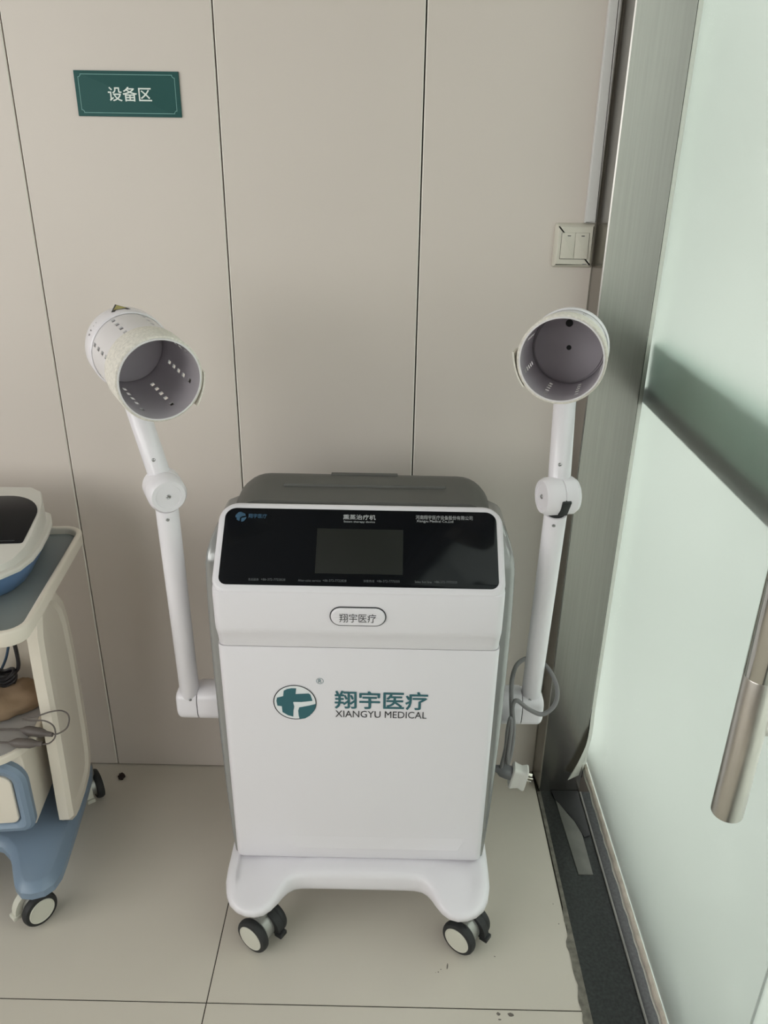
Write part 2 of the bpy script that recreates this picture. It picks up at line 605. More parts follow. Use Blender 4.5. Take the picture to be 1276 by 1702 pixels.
# seals
bm = bmesh.new()
zs_extra = [0.056, 0.06, 0.066, 0.075, 0.09, 0.11, 0.13, 0.15, 0.17, 0.19, 0.21, 0.24, 0.27, 0.30]
zz = zs_extra + [0.4 + 0.1 * k for k in range(20)]
R = []
for z in zz:
    t = max(0.0, 1 - (z - 0.045) / 0.20)
    fl = 0.046 * t ** 1.7
    fo_ = 0.024 * min(1.0, 3 * t)
    wv = 0.0012 * math.sin(z * 60) * (1 if t > 0 else 0.15)
    R.append([V((0.5285, -0.022, z)), V((0.522 - fl * .5, -0.046 - wv - fo_ * .7, z + 0.02 * t * .3)), V((0.5125 - fl, -0.060 - wv - fo_, z)), V((0.512 - fl, -0.0625 - fo_, z)), V((0.5245 - fl * .5, -0.0495 - fo_ * .7, z)), V((0.5297, -0.028, z))])
loft(bm, R)
obj('side_seal', bm, M['seal'], dr, DO)
bm = bmesh.new()
pts = []
for k in range(0, 46):
    y = -0.026 - 0.0196 * k
    pts.append((0.5275 + 0.0012 * math.sin(k * .8) * math.sin(k * 2.1), y, 0.054 + 0.0015 * math.sin(k * 1.7)))
tube(bm, pts, lambda t: 0.0062, 8, True, 3)
obj('bottom_seal', bm, M['seal_old'], dr, DO)
bm = bmesh.new()
pts = [(p[0] - 0.0066, p[1], p[2] - 0.006) for p in pts]
tube(bm, pts, 0.0026, 6, True, 2)
obj('seal_lip', bm, M['seal'], dr, DO)
# handle
hd_bm = bmesh.new()
cyl(hd_bm, (0.486, -0.805, 0.668), (0.486, -0.805, 0.902), 0.0218, 40, 0.0015)
hd = obj('pull_handle', hd_bm, M['steel_matte'], dr, DO)
bm = bmesh.new()
cyl(bm, (0.486, -0.805, 0.902), (0.486, -0.805, 1.42), 0.0222, 40, 0.0006)
obj('handle_tube', bm, M['chrome'], hd)
for c_ in hd.children:
    c_.data.transform(Matrix.Translation(-DO))
for z in (0.820, 1.27):
    bm = bmesh.new()
    cyl(bm, (0.495, -0.805, z), (0.53, -0.805, z), 0.0125, 24)
    obj('handle_post', bm, M['steel_matte'], hd, DO)
# second leaf and fixed glazing further along the same front
bm = bmesh.new()
box(bm, 0.53, -1.84, 0.06, 0.538, -0.925, 2.35, 0.0008)
o = struct('door_2', bm, M['glass'], label='second frosted glass door leaf beside the viewer', cat='door')
bm = bmesh.new()
box(bm, 0.50, -3.1, 2.35, 0.60, -0.02, 2.9)
box(bm, 0.53, -3.1, 0.0, 0.60, -2.4, 2.35)  # stretch added out of view to block daylight from the far opening
struct('wall_right', bm, M['plaster'], label='plain wall above and beyond the frosted glass doors', cat='wall')
bm = bmesh.new()
box(bm, 0.62, -12, -0.1, 14, 14, -0.02)
struct('trim_7', bm, M['ground'], label='pale paving outside the glass door', cat='paving')

bm = bmesh.new()
box(bm, 9.0, -12, -0.02, 9.5, 14, 7.0)
box(bm, 0.62, 13.0, -0.02, 9.0, 13.5, 6.0)
struct('wall_street', bm, M['ground'], label='pale building fronts across the street outside the glass', cat='wall')
bm = bmesh.new()
box(bm, 0.62, 0.9, -0.02, 1.0, 1.5, 3.4)  # made-up pier, placed so the glass darkens towards the jamb
struct('wall_added_pier', bm, M['shade'], label='grey green pier added outside the glass door to darken the glass near the jamb', cat='wall')

# ================================================================== SMALL WALL THINGS
FW = Frame((0, 0, 0), (1, 0, 0), (0, 0, 1))     # normal = -y


def wall_xz(u, v, n): return FW(u, v, n)


# sign
sg = thing('wall_sign', 'teal rectangular sign with white Chinese lettering on the back wall', 'sign', (-0.4985, 0, 1.604))
SO = V((-0.4985, 0, 1.604))
fs = Frame((-0.4985, 0, 1.604), (1, 0, 0), (0, 0, 1))
bm = bmesh.new()
plate(bm, rr(-0.0967, -0.0378, 0.0967, 0.0378, 0.0006, 2), fs, 0.0, 0.004, 0.0008)
obj('sign_board', bm, M['sign'], sg, SO)
bm = bmesh.new()
w, h, q = 0.0895, 0.0322, 0.0045
pl_ = [(-w + q, -h), (w - q, -h), (w - q, -h + q * .5), (w - q * .5, -h + q), (w, -h + q), (w, h - q), (w - q * .5, h - q), (w - q, h - q * .5), (w - q, h), (-w + q, h), (-w + q, h - q * .5), (-w + q * .5, h - q), (-w, h - q), (-w, -h + q), (-w + q * .5, -h + q), (-w + q, -h + q * .5)]
line_loop(bm, pl_, fs, 0.0009, 0.0044)
obj('border_line', bm, M['sign_line'], sg, SO, fix=False)
text('sign_lettering', '设备区', fs, -0.0365, 0.0440, -0.0120, 0.0115, M['sign_w'], sg, SO, 0.012, 0.0045)

# switch
sw = thing('light_switch', 'ivory double rocker light switch on the back wall beside the steel jamb', 'light switch', (0.357, 0, 1.3495))
WO = V((0.357, 0, 1.3495))
fw_ = Frame((0.3565, 0, 1.3495), (1, 0, 0), (0, 0, 1))
bm = bmesh.new()
o1 = rr(-0.0395, -0.0415, 0.0395, 0.0415, 0.004, 4)
loft(bm, [[fw_(u, v, 0.0) for u, v in o1], [fw_(u, v, 0.004) for u, v in o1], [fw_(u, v, 0.0105) for u, v in offset_poly(o1, .004)], [fw_(u, v, 0.0125) for u, v in offset_poly(o1, .0065)]])
obj('switch_plate', bm, M['ivory'], sw, WO)
bm = bmesh.new()
line_loop(bm, rr(-0.0275, -0.0255, 0.0275, 0.0245, 0.0005, 1), fw_, 0.0008, 0.0128)
obj('rocker_gap', bm, M['gap'], sw, WO, fix=False)
for x0, x1 in ((-0.0268, -0.0003), (0.0003, 0.0268)):
    bm = bmesh.new()
    f2 = Frame((0.3565, 0, 1.3495), (1, 0, 0), (0, 0.05, 1))
    plate(bm, rr(x0, -0.0248, x1, 0.0238, 0.0006, 2), f2, 0.011, 0.0145, 0.0008)
    rk = obj('rocker', bm, M['ivory'], sw, WO)
    bm = bmesh.new()
    cx = (x0 + x1) / 2 + 0.001
    flat(bm, rr(cx - .0033, 0.0172, cx + .0033, 0.0188, .0006, 2), f2, 0.0148)
    obj('indicator_mark', bm, M['dark'], rk, WO, fix=False)
bm = bmesh.new()
flat(bm, rr(0.019, -0.0352, 0.0275, -0.0337, .0004, 2), fw_, 0.0127)
obj('switch_mark', bm, M['cord'], sw, WO, fix=False)

# cable trunking above the switch
tr = thing('cable_trunking', 'slim white plastic cable trunking running up the back wall above the light switch', 'cable trunking', (0.384, 0, 1.392))
bm = bmesh.new()
plate(bm, rr(0.3722, 1.392, 0.3945, 2.9, 0.0006, 2), FW, 0.0, 0.010, 0.0022)
obj('trunking_lid', bm, M['trunk'], tr, V((0.384, 0, 1.392)))

# ================================================================== CASTER BUILDER


def caster(parent, name, pos, ang, off, pedal_mat, hubm, base_z, height=0.1, r=0.0375, twin=True, gap=0.0195, pside=-0.012, pdir=1):
    """ang: heading of the visible wheel face normal (radians, world/local xy)"""
    n = V((math.cos(ang), math.sin(ang), 0))
    t = V((-n.y, n.x, 0))
    c = V((pos[0], pos[1], r + base_z))
    bm = bmesh.new()
    # fork housing between the wheels + stem
    lathe(bm, [(0.004, -0.019), (0.027, -0.019), (0.029, -0.017), (0.029, 0.017), (0.027, 0.019), (0.004, 0.019)] if twin else [(0.004, -0.015), (0.024, -0.015), (0.026, -0.013), (0.026, 0.006), (0.024, 0.008), (0.004, 0.008)], c + V((0, 0, 0.004)), n, 28)
    cyl(bm, c + V((0, 0, 0.018)), V((pos[0], pos[1], height + base_z)), 0.012, 20)
    fk = obj(name, bm, M['fork'], parent, off)
    for s in (1, -1) if twin else (1,):
        o = c + n * (gap * s)
        bm = bmesh.new()
        lathe(bm, [(r * .55, 0), (r * .9, 0.0), (r * .97, 0.003), (r, 0.008), (r * .985, 0.014), (r * .93, 0.0175), (r * .80, 0.0185), (r * .55, 0.0185)], o, n * s, 40)
        wh = obj('wheel', bm, M['tyre'], fk, off)
        bm = bmesh.new()
        lathe(bm, [(r * .2, 0.0), (r * .745, 0.0), (r * .745, 0.0195), (r * .70, 0.0205), (r * .66, 0.0195), (r * .2, 0.0200), (.0001, .0200)], o, n * s, 40)
        obj('wheel_hub', bm, hubm, wh, off)
    # brake pedal: curved guard with a tab at the far side of the axle
    t = t * pdir
    bm = bmesh.new()
    rings = []
    for k in range(9):
        a = math.radians(100 - 118 * k / 8)
        d = t * math.cos(a) + V((0, 0, 1)) * math.sin(a)
        w0, w1 = -0.008, 0.008
        r0, r1 = r * .72, r * (1.02 + .10 * (k / 8))
        p = c + n * pside
        rings.append([p + d * r0 + n * w0, p + d * r1 + n * w0, p + d * r1 + n * w1, p + d * r0 + n * w1])
    loft(bm, rings)
    e = c + n * pside + t * (r * 1.0) + V((0, 0, -0.008))
    bb = bmesh.new()
    box(bb, -0.010, -0.008, -0.005, 0.010, 0.010, 0.005, 0.002)
    bb.transform(Matrix((n * pdir, t, V((0, 0, 1)))).transposed().to_4x4())
    bb.transform(Matrix.Translation(e))
    join(bm, bb)
    obj('brake_pedal', bm, pedal_mat, fk, off)
    return fk


# ================================================================== STEAM THERAPY MACHINE
XC = -0.05
MO = V((XC, -0.3, 0.0))
mc = thing('steam_therapy_machine', 'white steam therapy machine on casters with black control panel and two raised cup arms', 'medical machine', MO)


def mp(x, y, z): return V((XC + x, y, z))


# --- wheeled base
half = [(0.0, -0.475), (0.060, -0.475), (0.100, -0.4755), (0.118, -0.4765), (0.131, -0.480), (0.142, -0.489), (0.152, -0.505), (0.161, -0.523), (0.172, -0.540), (0.186, -0.552), (0.203, -0.557), (0.222, -0.555), (0.240, -0.547), (0.256, -0.532), (0.266, -0.512), (0.2715, -0.487), (0.273, -0.455), (0.273, -0.40), (0.272, -0.30), (0.270, -0.20), (0.264, -0.12), (0.25, -0.09), (0.22, -0.075), (0.12, -0.075)]
outl = half + [(0.0, -0.075)] + [(-x, y) for x, y in reversed(half[1:])]
bm = bmesh.new()
rings = []
for ins, z in ((0.014, 0.1005), (0.0075, 0.1015), (0.003, 0.105), (0.0005, 0.112), (0.0, 0.122), (0.0, 0.138), (0.0018, 0.1445), (0.0055, 0.1495), (0.011, 0.152), (0.020, 0.1533)):
    ring = []
    for (x, y), (x2, y2) in zip(outl, offset_poly(outl, ins)):
        f = max(0.0, min(1.0, (-y - 0.475) / 0.08))
        top = max(0, (z - 0.11) / 0.043)
        ring.append(mp(x2, y2 + 0.022 * f * max(0, (0.125 - z)) / 0.025 * (1 if z < .125 else 0), z - 0.016 * f * top))
    rings.append(ring)
loft(bm, rings)
base = obj('wheeled_base', bm, M['white'], mc, MO, ang=50)

for x, y, a in ((-0.2475, -0.5075, -123), (0.1785, -0.5035, -127), (-0.25, -0.14, -110), (0.175, -0.14, -100)):
    caster(mc, 'caster', (x, y), math.radians(a), MO, M['tyre'], M['hub'], 0.0, 0.103)

# --- lower front door, upper housing
FD = Frame((XC, -0.44, 0.165), (1, 0, 0), (0, -0.0283, 1.0))      # door front plane


def prism_x(bm, prof, hw, r, seg=5):
    """profile (y,z) extruded along x, vertical front edges rounded with radius r by sliding the profile's front back near the ends"""
    yb = max(p[0] for p in prof)
    xs = []
    for k in range(seg + 1):
        a = 0.5 * PI * k / seg
        xs.append((hw - r + r * math.sin(a), r * (1 - math.cos(a))))
    cols = [(-x, d) for x, d in reversed(xs)] + xs
    rings = []
    for x, d in cols:
        ring = []
        for y, z in prof:
            ring.append(mp(x, min(y + d, yb) if y < yb - 1e-6 else yb, z))
        rings.append(ring)
    loft(bm, rings)


bm = bmesh.new()
prism_x(bm, [(-0.34, 0.153), (-0.430, 0.153), (-0.436, 0.156), (-0.4395, 0.162), (-0.4415, 0.20), (-0.446, 0.37), (-0.4505, 0.54), (-0.4543, 0.690), (-0.4535, 0.6935), (-0.34, 0.6935)], 0.2565, 0.014)
door = obj('front_door', bm, M['white'], mc, MO, ang=40)
# shallow grip wedge at the door's bottom
bm = bmesh.new()
ringb = [(-0.128, 0.020), (0.190, 0.020), (0.213, 0.062), (-0.148, 0.062)]
ringb = [(-0.133, 0.026), (0.206, 0.026), (0.222, 0.062), (-0.146, 0.062)]
loft(bm, [[FD(u, v, -0.001) for u, v in ringb], [FD(u, v, 0.0028 * (1 - (v - .026) / .036) + 0.0001) for u, v in ringb]])
obj('door_grip', bm, M['white'], door, MO)

bm = bmesh.new()
prism_x(bm, [(-0.34, 0.6955), (-0.4545, 0.6955), (-0.4565, 0.700), (-0.4600, 0.712), (-0.4680, 0.728), (-0.4730, 0.737), (-0.4755, 0.748), (-0.4765, 0.775), (-0.4775, 0.810), (-0.476, 0.819), (-0.4605, 0.8285), (-0.425, 0.858), (-0.34, 0.860)], 0.2545, 0.016)
uh = obj('upper_housing', bm, M['white'], mc, MO, ang=40)
# bezel slab in the sloping panel plane
FP = Frame((XC, -0.468, 0.830), (1, 0, 0), (0, 0.108, 0.095))
bm = bmesh.new()
plate(bm, rr(-0.2545, -0.014, 0.2545, 0.157, (0.026, 0.026, 0.036, 0.036), 8), FP, -0.045, 0.0005, 0.007, 4)
bz = obj('panel_bezel', bm, M['white'], mc, MO, ang=40)
bm = bmesh.new()
plate(bm, rr(-0.2425, -0.0005, 0.2425, 0.1445, (0.014, 0.014, 0.020, 0.020), 8), FP, 0.0, 0.0012, 0.0004, 2)
cp = obj('control_panel', bm, M['black'], mc, MO)
bm = bmesh.new()
plate(bm, rr(-0.0762, 0.0226, 0.0762, 0.1071, 0.0006, 2), FP, 0.0008, 0.0016, 0.0002, 2)
obj('screen', bm, M['lcd'], cp, MO)
# printing on the control panel
pt = 0.0016
text('panel_title', '熏蒸治疗机', FP, -0.0311, 0.0267, 0.1253, 0.1350, M['print_w'], cp, MO, 0.014, pt)
text('panel_subtitle', 'Steam therapy device', FP, -0.0301, 0.0257, 0.1184, 0.1232, M['print_w'], cp, MO, 0.0, pt)
text('company_name', '河南翔宇医疗设备股份有限公司', FP, 0.0983, 0.1999, 0.1282, 0.1362, M['print_w'], cp, MO, 0.0, pt)
text('company_name_english', 'Xiangyu Medical Co.,Ltd', FP, 0.0998, 0.1653, 0.1212, 0.1272, M['print_w'], cp, MO, 0.005, pt)
text('brand_lettering', '翔宇医疗', FP, -0.2005, -0.168, 0.1247, 0.1332, M['print_blue'], cp, MO, 0.015, pt)
text('phone_line', '售后服务', FP, -0.1905, -0.1723, 0.0067, 0.0113, M['print_dim'], cp, MO, 0, pt)
text('phone_line', '+86-372-7722828', FP, -0.1685, -0.1266, 0.0074, 0.0116, M['print_dim'], cp, MO, 0, pt)
text('phone_line', 'After-sales service', FP, -0.1046, -0.0652, 0.0069, 0.0111, M['print_dim'], cp, MO, 0, pt)
text('phone_line', '+86-372-7722828', FP, -0.0620, -0.0210, 0.0074, 0.0116, M['print_dim'], cp, MO, 0, pt)
text('phone_line', '销售热线', FP, 0.0086, 0.0273, 0.0076, 0.0122, M['print_dim'], cp, MO, 0, pt)
text('phone_line', '+86-372-7775555', FP, 0.0315, 0.0710, 0.0081, 0.0123, M['print_dim'], cp, MO, 0, pt)
text('phone_line', 'Sales hot line', FP, 0.0970, 0.1261, 0.0082, 0.0124, M['print_dim'], cp, MO, 0, pt)
text('phone_line', '+86-372-7775555', FP, 0.1307, 0.1702, 0.0086, 0.0128, M['print_dim'], cp, MO, 0, pt)

LG_A = [(130, 262), (135, 240), (178, 228), (183, 190), (205, 178), (235, 172), (268, 172), (262, 212), (350, 206), (362, 215), (375, 258), (300, 268), (245, 268), (243, 275), (250, 300), (243, 330), (240, 374), (205, 365), (168, 342), (165, 300), (135, 297)]
LG_B = [(398, 278), (350, 292), (312, 300), (283, 306), (275, 330), (277, 365), (283, 392), (320, 385), (352, 366), (385, 325)]


def emblem(parent, fr, cx, cy, R, n, mt, ring=None, disc=None, name='emblem'):
    f = lambda p: (cx + (p[0] - 255) / 146 * R, cy - (p[1] - 272) / 122 * R)
    if disc:
        bm = bmesh.new(); flat(bm, circle(cx, cy, R * .985), fr, n)
        obj('emblem_disc', bm, disc, parent, MO, fix=False)
    if ring:
        bm = bmesh.new(); line_loop(bm, circle(cx, cy, R, 48), fr, R * .045, n + .0002)
        obj('emblem_ring', bm, ring, parent, MO, fix=False)
    bm = bmesh.new()
    for L in (LG_A, LG_B):
        flat(bm, [f(p) for p in L][::-1], fr, n + .0004)
    bmesh.ops.triangulate(bm, faces=bm.faces[:])
    obj(name, bm, mt, parent, MO, fix=False)


emblem(cp, FP, -0.2146, 0.1274, 0.0108, pt, M['print_blue'], name='panel_emblem')
# badge pill on the chin
FB = Frame((XC, -0.4768, 0.7757), (1, 0, 0), (0, -0.015, 1))
bm = bmesh.new()
plate(bm, rr(-0.0495, -0.0195, 0.0490, 0.0195, 0.0194, 10), FB, -0.001, 0.0014, 0.0006, 2)
bd = obj('badge_rim', bm, M['dark'], uh, MO)
bm = bmesh.new()
plate(bm, rr(-0.0478, -0.0178, 0.0473, 0.0178, 0.0177, 10), FB, -0.001, 0.0046, 0.0040, 5)
bm2 = bm
obj('badge', bm2, M['white'], uh, MO, ang=60)
text('badge_lettering', '翔宇医疗', FB, -0.0325, 0.0315, -0.0098, 0.0082, M['dark'], uh, MO, 0.0, 0.0050)
# printing on the door
ld = 0.0006
LZ = 0.5695 - 0.165
emblem(door, FD, -0.1195, LZ, 0.0405, ld, M['teal'], M['dark'], M['logo_w'], name='door_emblem')
bm = bmesh.new()
line_loop(bm, circle(-0.0715, 0.6203 - .165, 0.0068, 28), FD, 0.0007, ld)
obj('trademark_ring', bm, M['teal'], door, MO, fix=False)
text('trademark_letter', 'R', FD, -0.0742, -0.0685, 0.6203 - .165 - .0040, 0.6203 - .165 + .0042, M['teal'], door, MO, 0.0, ld)
text('door_lettering', '翔宇医疗', FD, -0.0440, 0.1290, 0.5575 - .165, 0.5985 - .165, M['teal'], door, MO, 0.020, ld)
text('door_lettering_english', 'XIANGYU MEDICAL', FD, -0.0440, 0.1285, 0.5365 - .165, 0.5525 - .165, M['dark'], door, MO, 0.0, ld)

# --- rear case (grey), side panels (silver)
bm = bmesh.new()
rings = []
for y, zt, w in ((-0.3395, 0.9335, 0.2455), (-0.30, 0.9355, 0.2465), (-0.26, 0.9365, 0.247), (-0.225, 0.9365, 0.2465), (-0.205, 0.933, 0.245), (-0.175, 0.918, 0.243), (-0.14, 0.885, 0.241), (-0.11, 0.82, 0.239), (-0.10, 0.70, 0.238)):
    rings.append([mp(x, y, z) for x, z in rr(-w, 0.153, w, zt, (0.005, 0.005, 0.062, 0.062), 8)])
loft(bm, rings)
rc = obj('rear_case', bm, M['cgrey'], mc, MO, ang=45)
bm = bmesh.new()
box(bm, XC - 0.064, -0.217, 0.90, XC + 0.066, -0.207, 0.9380, 0.0012)
obj('rear_handle', bm, M['cgrey'], rc, MO)
bm = bmesh.new()
fr = Frame((XC, -0.276, 0.936), (1, 0, 0), (0, 1, 0))
plate(bm, rr(-0.150, -0.0030, 0.157, 0.0030, 0.0029, 4), fr, -0.001, 0.0050, 0.0028, 4)
obj('top_rib', bm, M['cgrey'], rc, MO)
sections = [(0.155, .2625, -.426), (0.20, .2665, -.424), (0.30, .2725, -.420), (0.45, .2775, -.415), (0.60, .2805, -.411), (0.72, .2815, -.408), (0.80, .2805, -.406), (0.835, .2785, -.408), (0.855, .2755, -.404), (0.872, .2710, -.386), (0.886, .2650, -.368), (0.897, .2585, -.352), (0.903, .2530, -.340)]
for s in (-1, 1):
    bm = bmesh.new()
    rings = []
    for z, w, f in sections:
        r = min(0.011, (w - .236) * .55)
        rb = -0.115 - 0.17 * max(0.0, (z - 0.76) / 0.168) ** 1.3
        a = [(0.236, rb), (0.236, f)]
        for k in range(6):
            t = 0.5 * PI * k / 5
            a.append((w - r + r * math.sin(t), f + r - r * math.cos(t)))
        a += [(w, rb - .015), (w - .012, rb)]
        rings.append([mp(s * x, y, z) for x, y in a])
    loft(bm, rings)
    obj('side_panel', bm, M['silver'], mc, MO, ang=50)

# --- arms


def screw(parent, p, n, r=0.0042):
    bm = bmesh.new()
    lathe(bm, [(r, -0.001), (r, 0.0008), (r * .75, 0.0018), (r * .3, 0.0012), (.0001, .0006)], p, n, 16)
    return obj('screw', bm, M['screw'], parent, MO)


def cup(parent, op, bk, Rr, tab_deg, sticker, view_up=V((0, 0, 1))):
    """perforated treatment cup: opening centre op, rear centre bk"""
    ax = (V(op) - V(bk))
    L = ax.length
    ax.normalize()
    u = ax.cross(V((0, 0, 1))).normalized()      # right-hand side seen from the opening
    w = u.cross(ax).normalized()                  # up
    if w.z < 0: w = -w
    B = V(bk)

    def P(ang, r, h): return B + ax * h + (u * math.cos(ang) + w * math.sin(ang)) * r

    SEG = 64
    Ro, Ri = Rr - 0.0034, Rr - 0.0058
    hs = [0.0] + [L * k / 34 for k in range(1, 35)]
    ring_rows = [12, 15, 18, 21, 24, 27]
    holes = set()
    for k in range(0, SEG, 8):
        for j in (9, 13, 17, 21, 26):
            holes.add((k + 3, j)); holes.add((k + 3, j + 1))
    bm = bmesh.new()
    gr = {}
    for side, r in ((0, Ro), (1, Ri)):
        for j, h in enumerate(hs):
            for k in range(SEG):
                gr[side, j, k] = bm.verts.new(P(2 * PI * k / SEG, r, h))
    nj = len(hs)

    def hole(k, j): return (k % SEG, j) in holes

    for j in range(nj - 1):
        for k in range(SEG):
            k2 = (k + 1) % SEG
            if not hole(k, j):
                bm.faces.new((gr[0, j, k], gr[0, j, k2], gr[0, j + 1, k2], gr[0, j + 1, k]))
                bm.faces.new((gr[1, j, k], gr[1, j + 1, k], gr[1, j + 1, k2], gr[1, j, k2]))
            else:
                for (a, b, nb) in (((j, k), (j, k2), (k, j - 1)), ((j, k2), (j + 1, k2), (k + 1, j)), ((j + 1, k2), (j + 1, k), (k, j + 1)), ((j + 1, k), (j, k), (k - 1, j))):
                    if hole(*nb):
                        continue
                    bm.faces.new((gr[0, a[0], a[1]], gr[1, a[0], a[1]], gr[1, b[0], b[1]], gr[0, b[0], b[1]]))
    for k in range(SEG):
        k2 = (k + 1) % SEG
        bm.faces.new((gr[0, nj - 1, k], gr[0, nj - 1, k2], gr[1, nj - 1, k2], gr[1, nj - 1, k]))
    tb = obj('cup_tube', bm, M['cuff'], parent, MO, fix=False, ang=40)
    tb.data.materials.append(M['lav'])
    # inner skin takes the grey lavender plastic
    for pz in tb.data.polygons:
        c = pz.center + MO - B
        rad = (c - ax * c.dot(ax)).length
        if rad < (Ro + Ri) / 2 - 0.0007:
            pz.material_index = 1
    # rear cap and inner floor
    bm = bmesh.new()
    Rc = Rr - 0.001
    lathe(bm, [(.0001, -0.020), (Rc * .45, -0.019), (Rc * .75, -0.014), (Rc * .93, -0.004), (Rc, 0.010), (Rc + .0008, L * .22), (Rc - .0005, L * .235), (Ro + .0005, L * .24)], B, ax, 64, True, False)
    obj('cup_cap', bm, M['white_arm'], parent, MO, ang=50)
    bm = bmesh.new()
    lathe(bm, [(.0001, 0.02), (Ri - .004, 0.02), (Ri - .0035, 0.017), (Ri - .0005, 0.017)], B, ax, 64, False, False)
    obj('cup_floor', bm, M['lav'], parent, MO)
    bm = bmesh.new()
    lathe(bm, [(.0001, 0.014), (Ri - .0002, 0.014)], B, ax, 64, False, False)
    obj('cup_floor_gap', bm, M['rubber'], parent, MO)
    for (aa, rad, q) in ((0, 0, 0.0042), (PI * .47, Ri * .66, 0.0062)):
        bm = bmesh.new()
        cc = B + ax * 0.0203 + (u * math.cos(aa) + w * math.sin(aa)) * rad
        flat(bm, [(q * math.cos(2 * PI * k / 16), q * math.sin(2 * PI * k / 16)) for k in range(16)], Frame(cc, u, w if u.cross(w).dot(ax) > 0 else -w), 0.0003)
        obj('cup_floor_hole', bm, M['rubber'], parent, MO, fix=False)
    # felt band round the mouth with a loose end
    bm = bmesh.new()
    N = 72
    a0 = math.radians(tab_deg)
    b0, b1 = L * .70, L - 0.0025
    for (t0, t1) in ((b0, b1),):
        lathe(bm, [(Ro + .0002, t0), (Rr, t0 + .001), (Rr, t1 - .001), (Rr - .001, t1), (Ro - .0005, t1)], B, ax, 72, False, False)
    rings = []
    for k in range(13):
        a = a0 + math.radians(46) * (k / 12 - 1) 
        lift = 0.0008 + 0.0045 * (k / 12) ** 3
        ri = Rr + lift
        rings.append([P(a, ri, b0 + .002), P(a, ri + .0022, b0 + .002), P(a, ri + .0022, b1 + .002), P(a, ri, b1 + .002)])
    loft(bm, rings)
    obj('felt_band', bm, M['felt'], parent, MO, ang=50)
    if sticker:
        def cyl_patch(polyf, r, mname, m):
            bm = bmesh.new()
            bm.faces.new([bm.verts.new(P(a, r, h)) for a, h in polyf])
            obj(mname, bm, m, parent, MO, fix=False)
        ac = math.radians(84)
        cyl_patch([(ac - .24, L * .16), (ac + .24, L * .16), (ac, -0.004)], Rc + .0016, 'warning_border', M['dark'])
        cyl_patch([(ac - .16, L * .14), (ac + .16, L * .14), (ac, 0.006)], Rc + .0026, 'warning_sticker', M['yellow'])
        bm = bmesh.new()
        for a, h, da, dh in ((2.66, .026, .05, .004), (2.56, .024, .03, .005), (2.44, .026, .02, .003), (2.34, .026, .02, .003)):
            bm.faces.new([bm.verts.new(P(PI - aa, Rc + .0012, hh)) for aa, hh in ((a, h), (a + da, h), (a + da, h + dh), (a, h + dh))])
        obj('cap_marking', bm, M['cord'], parent, MO, fix=False)


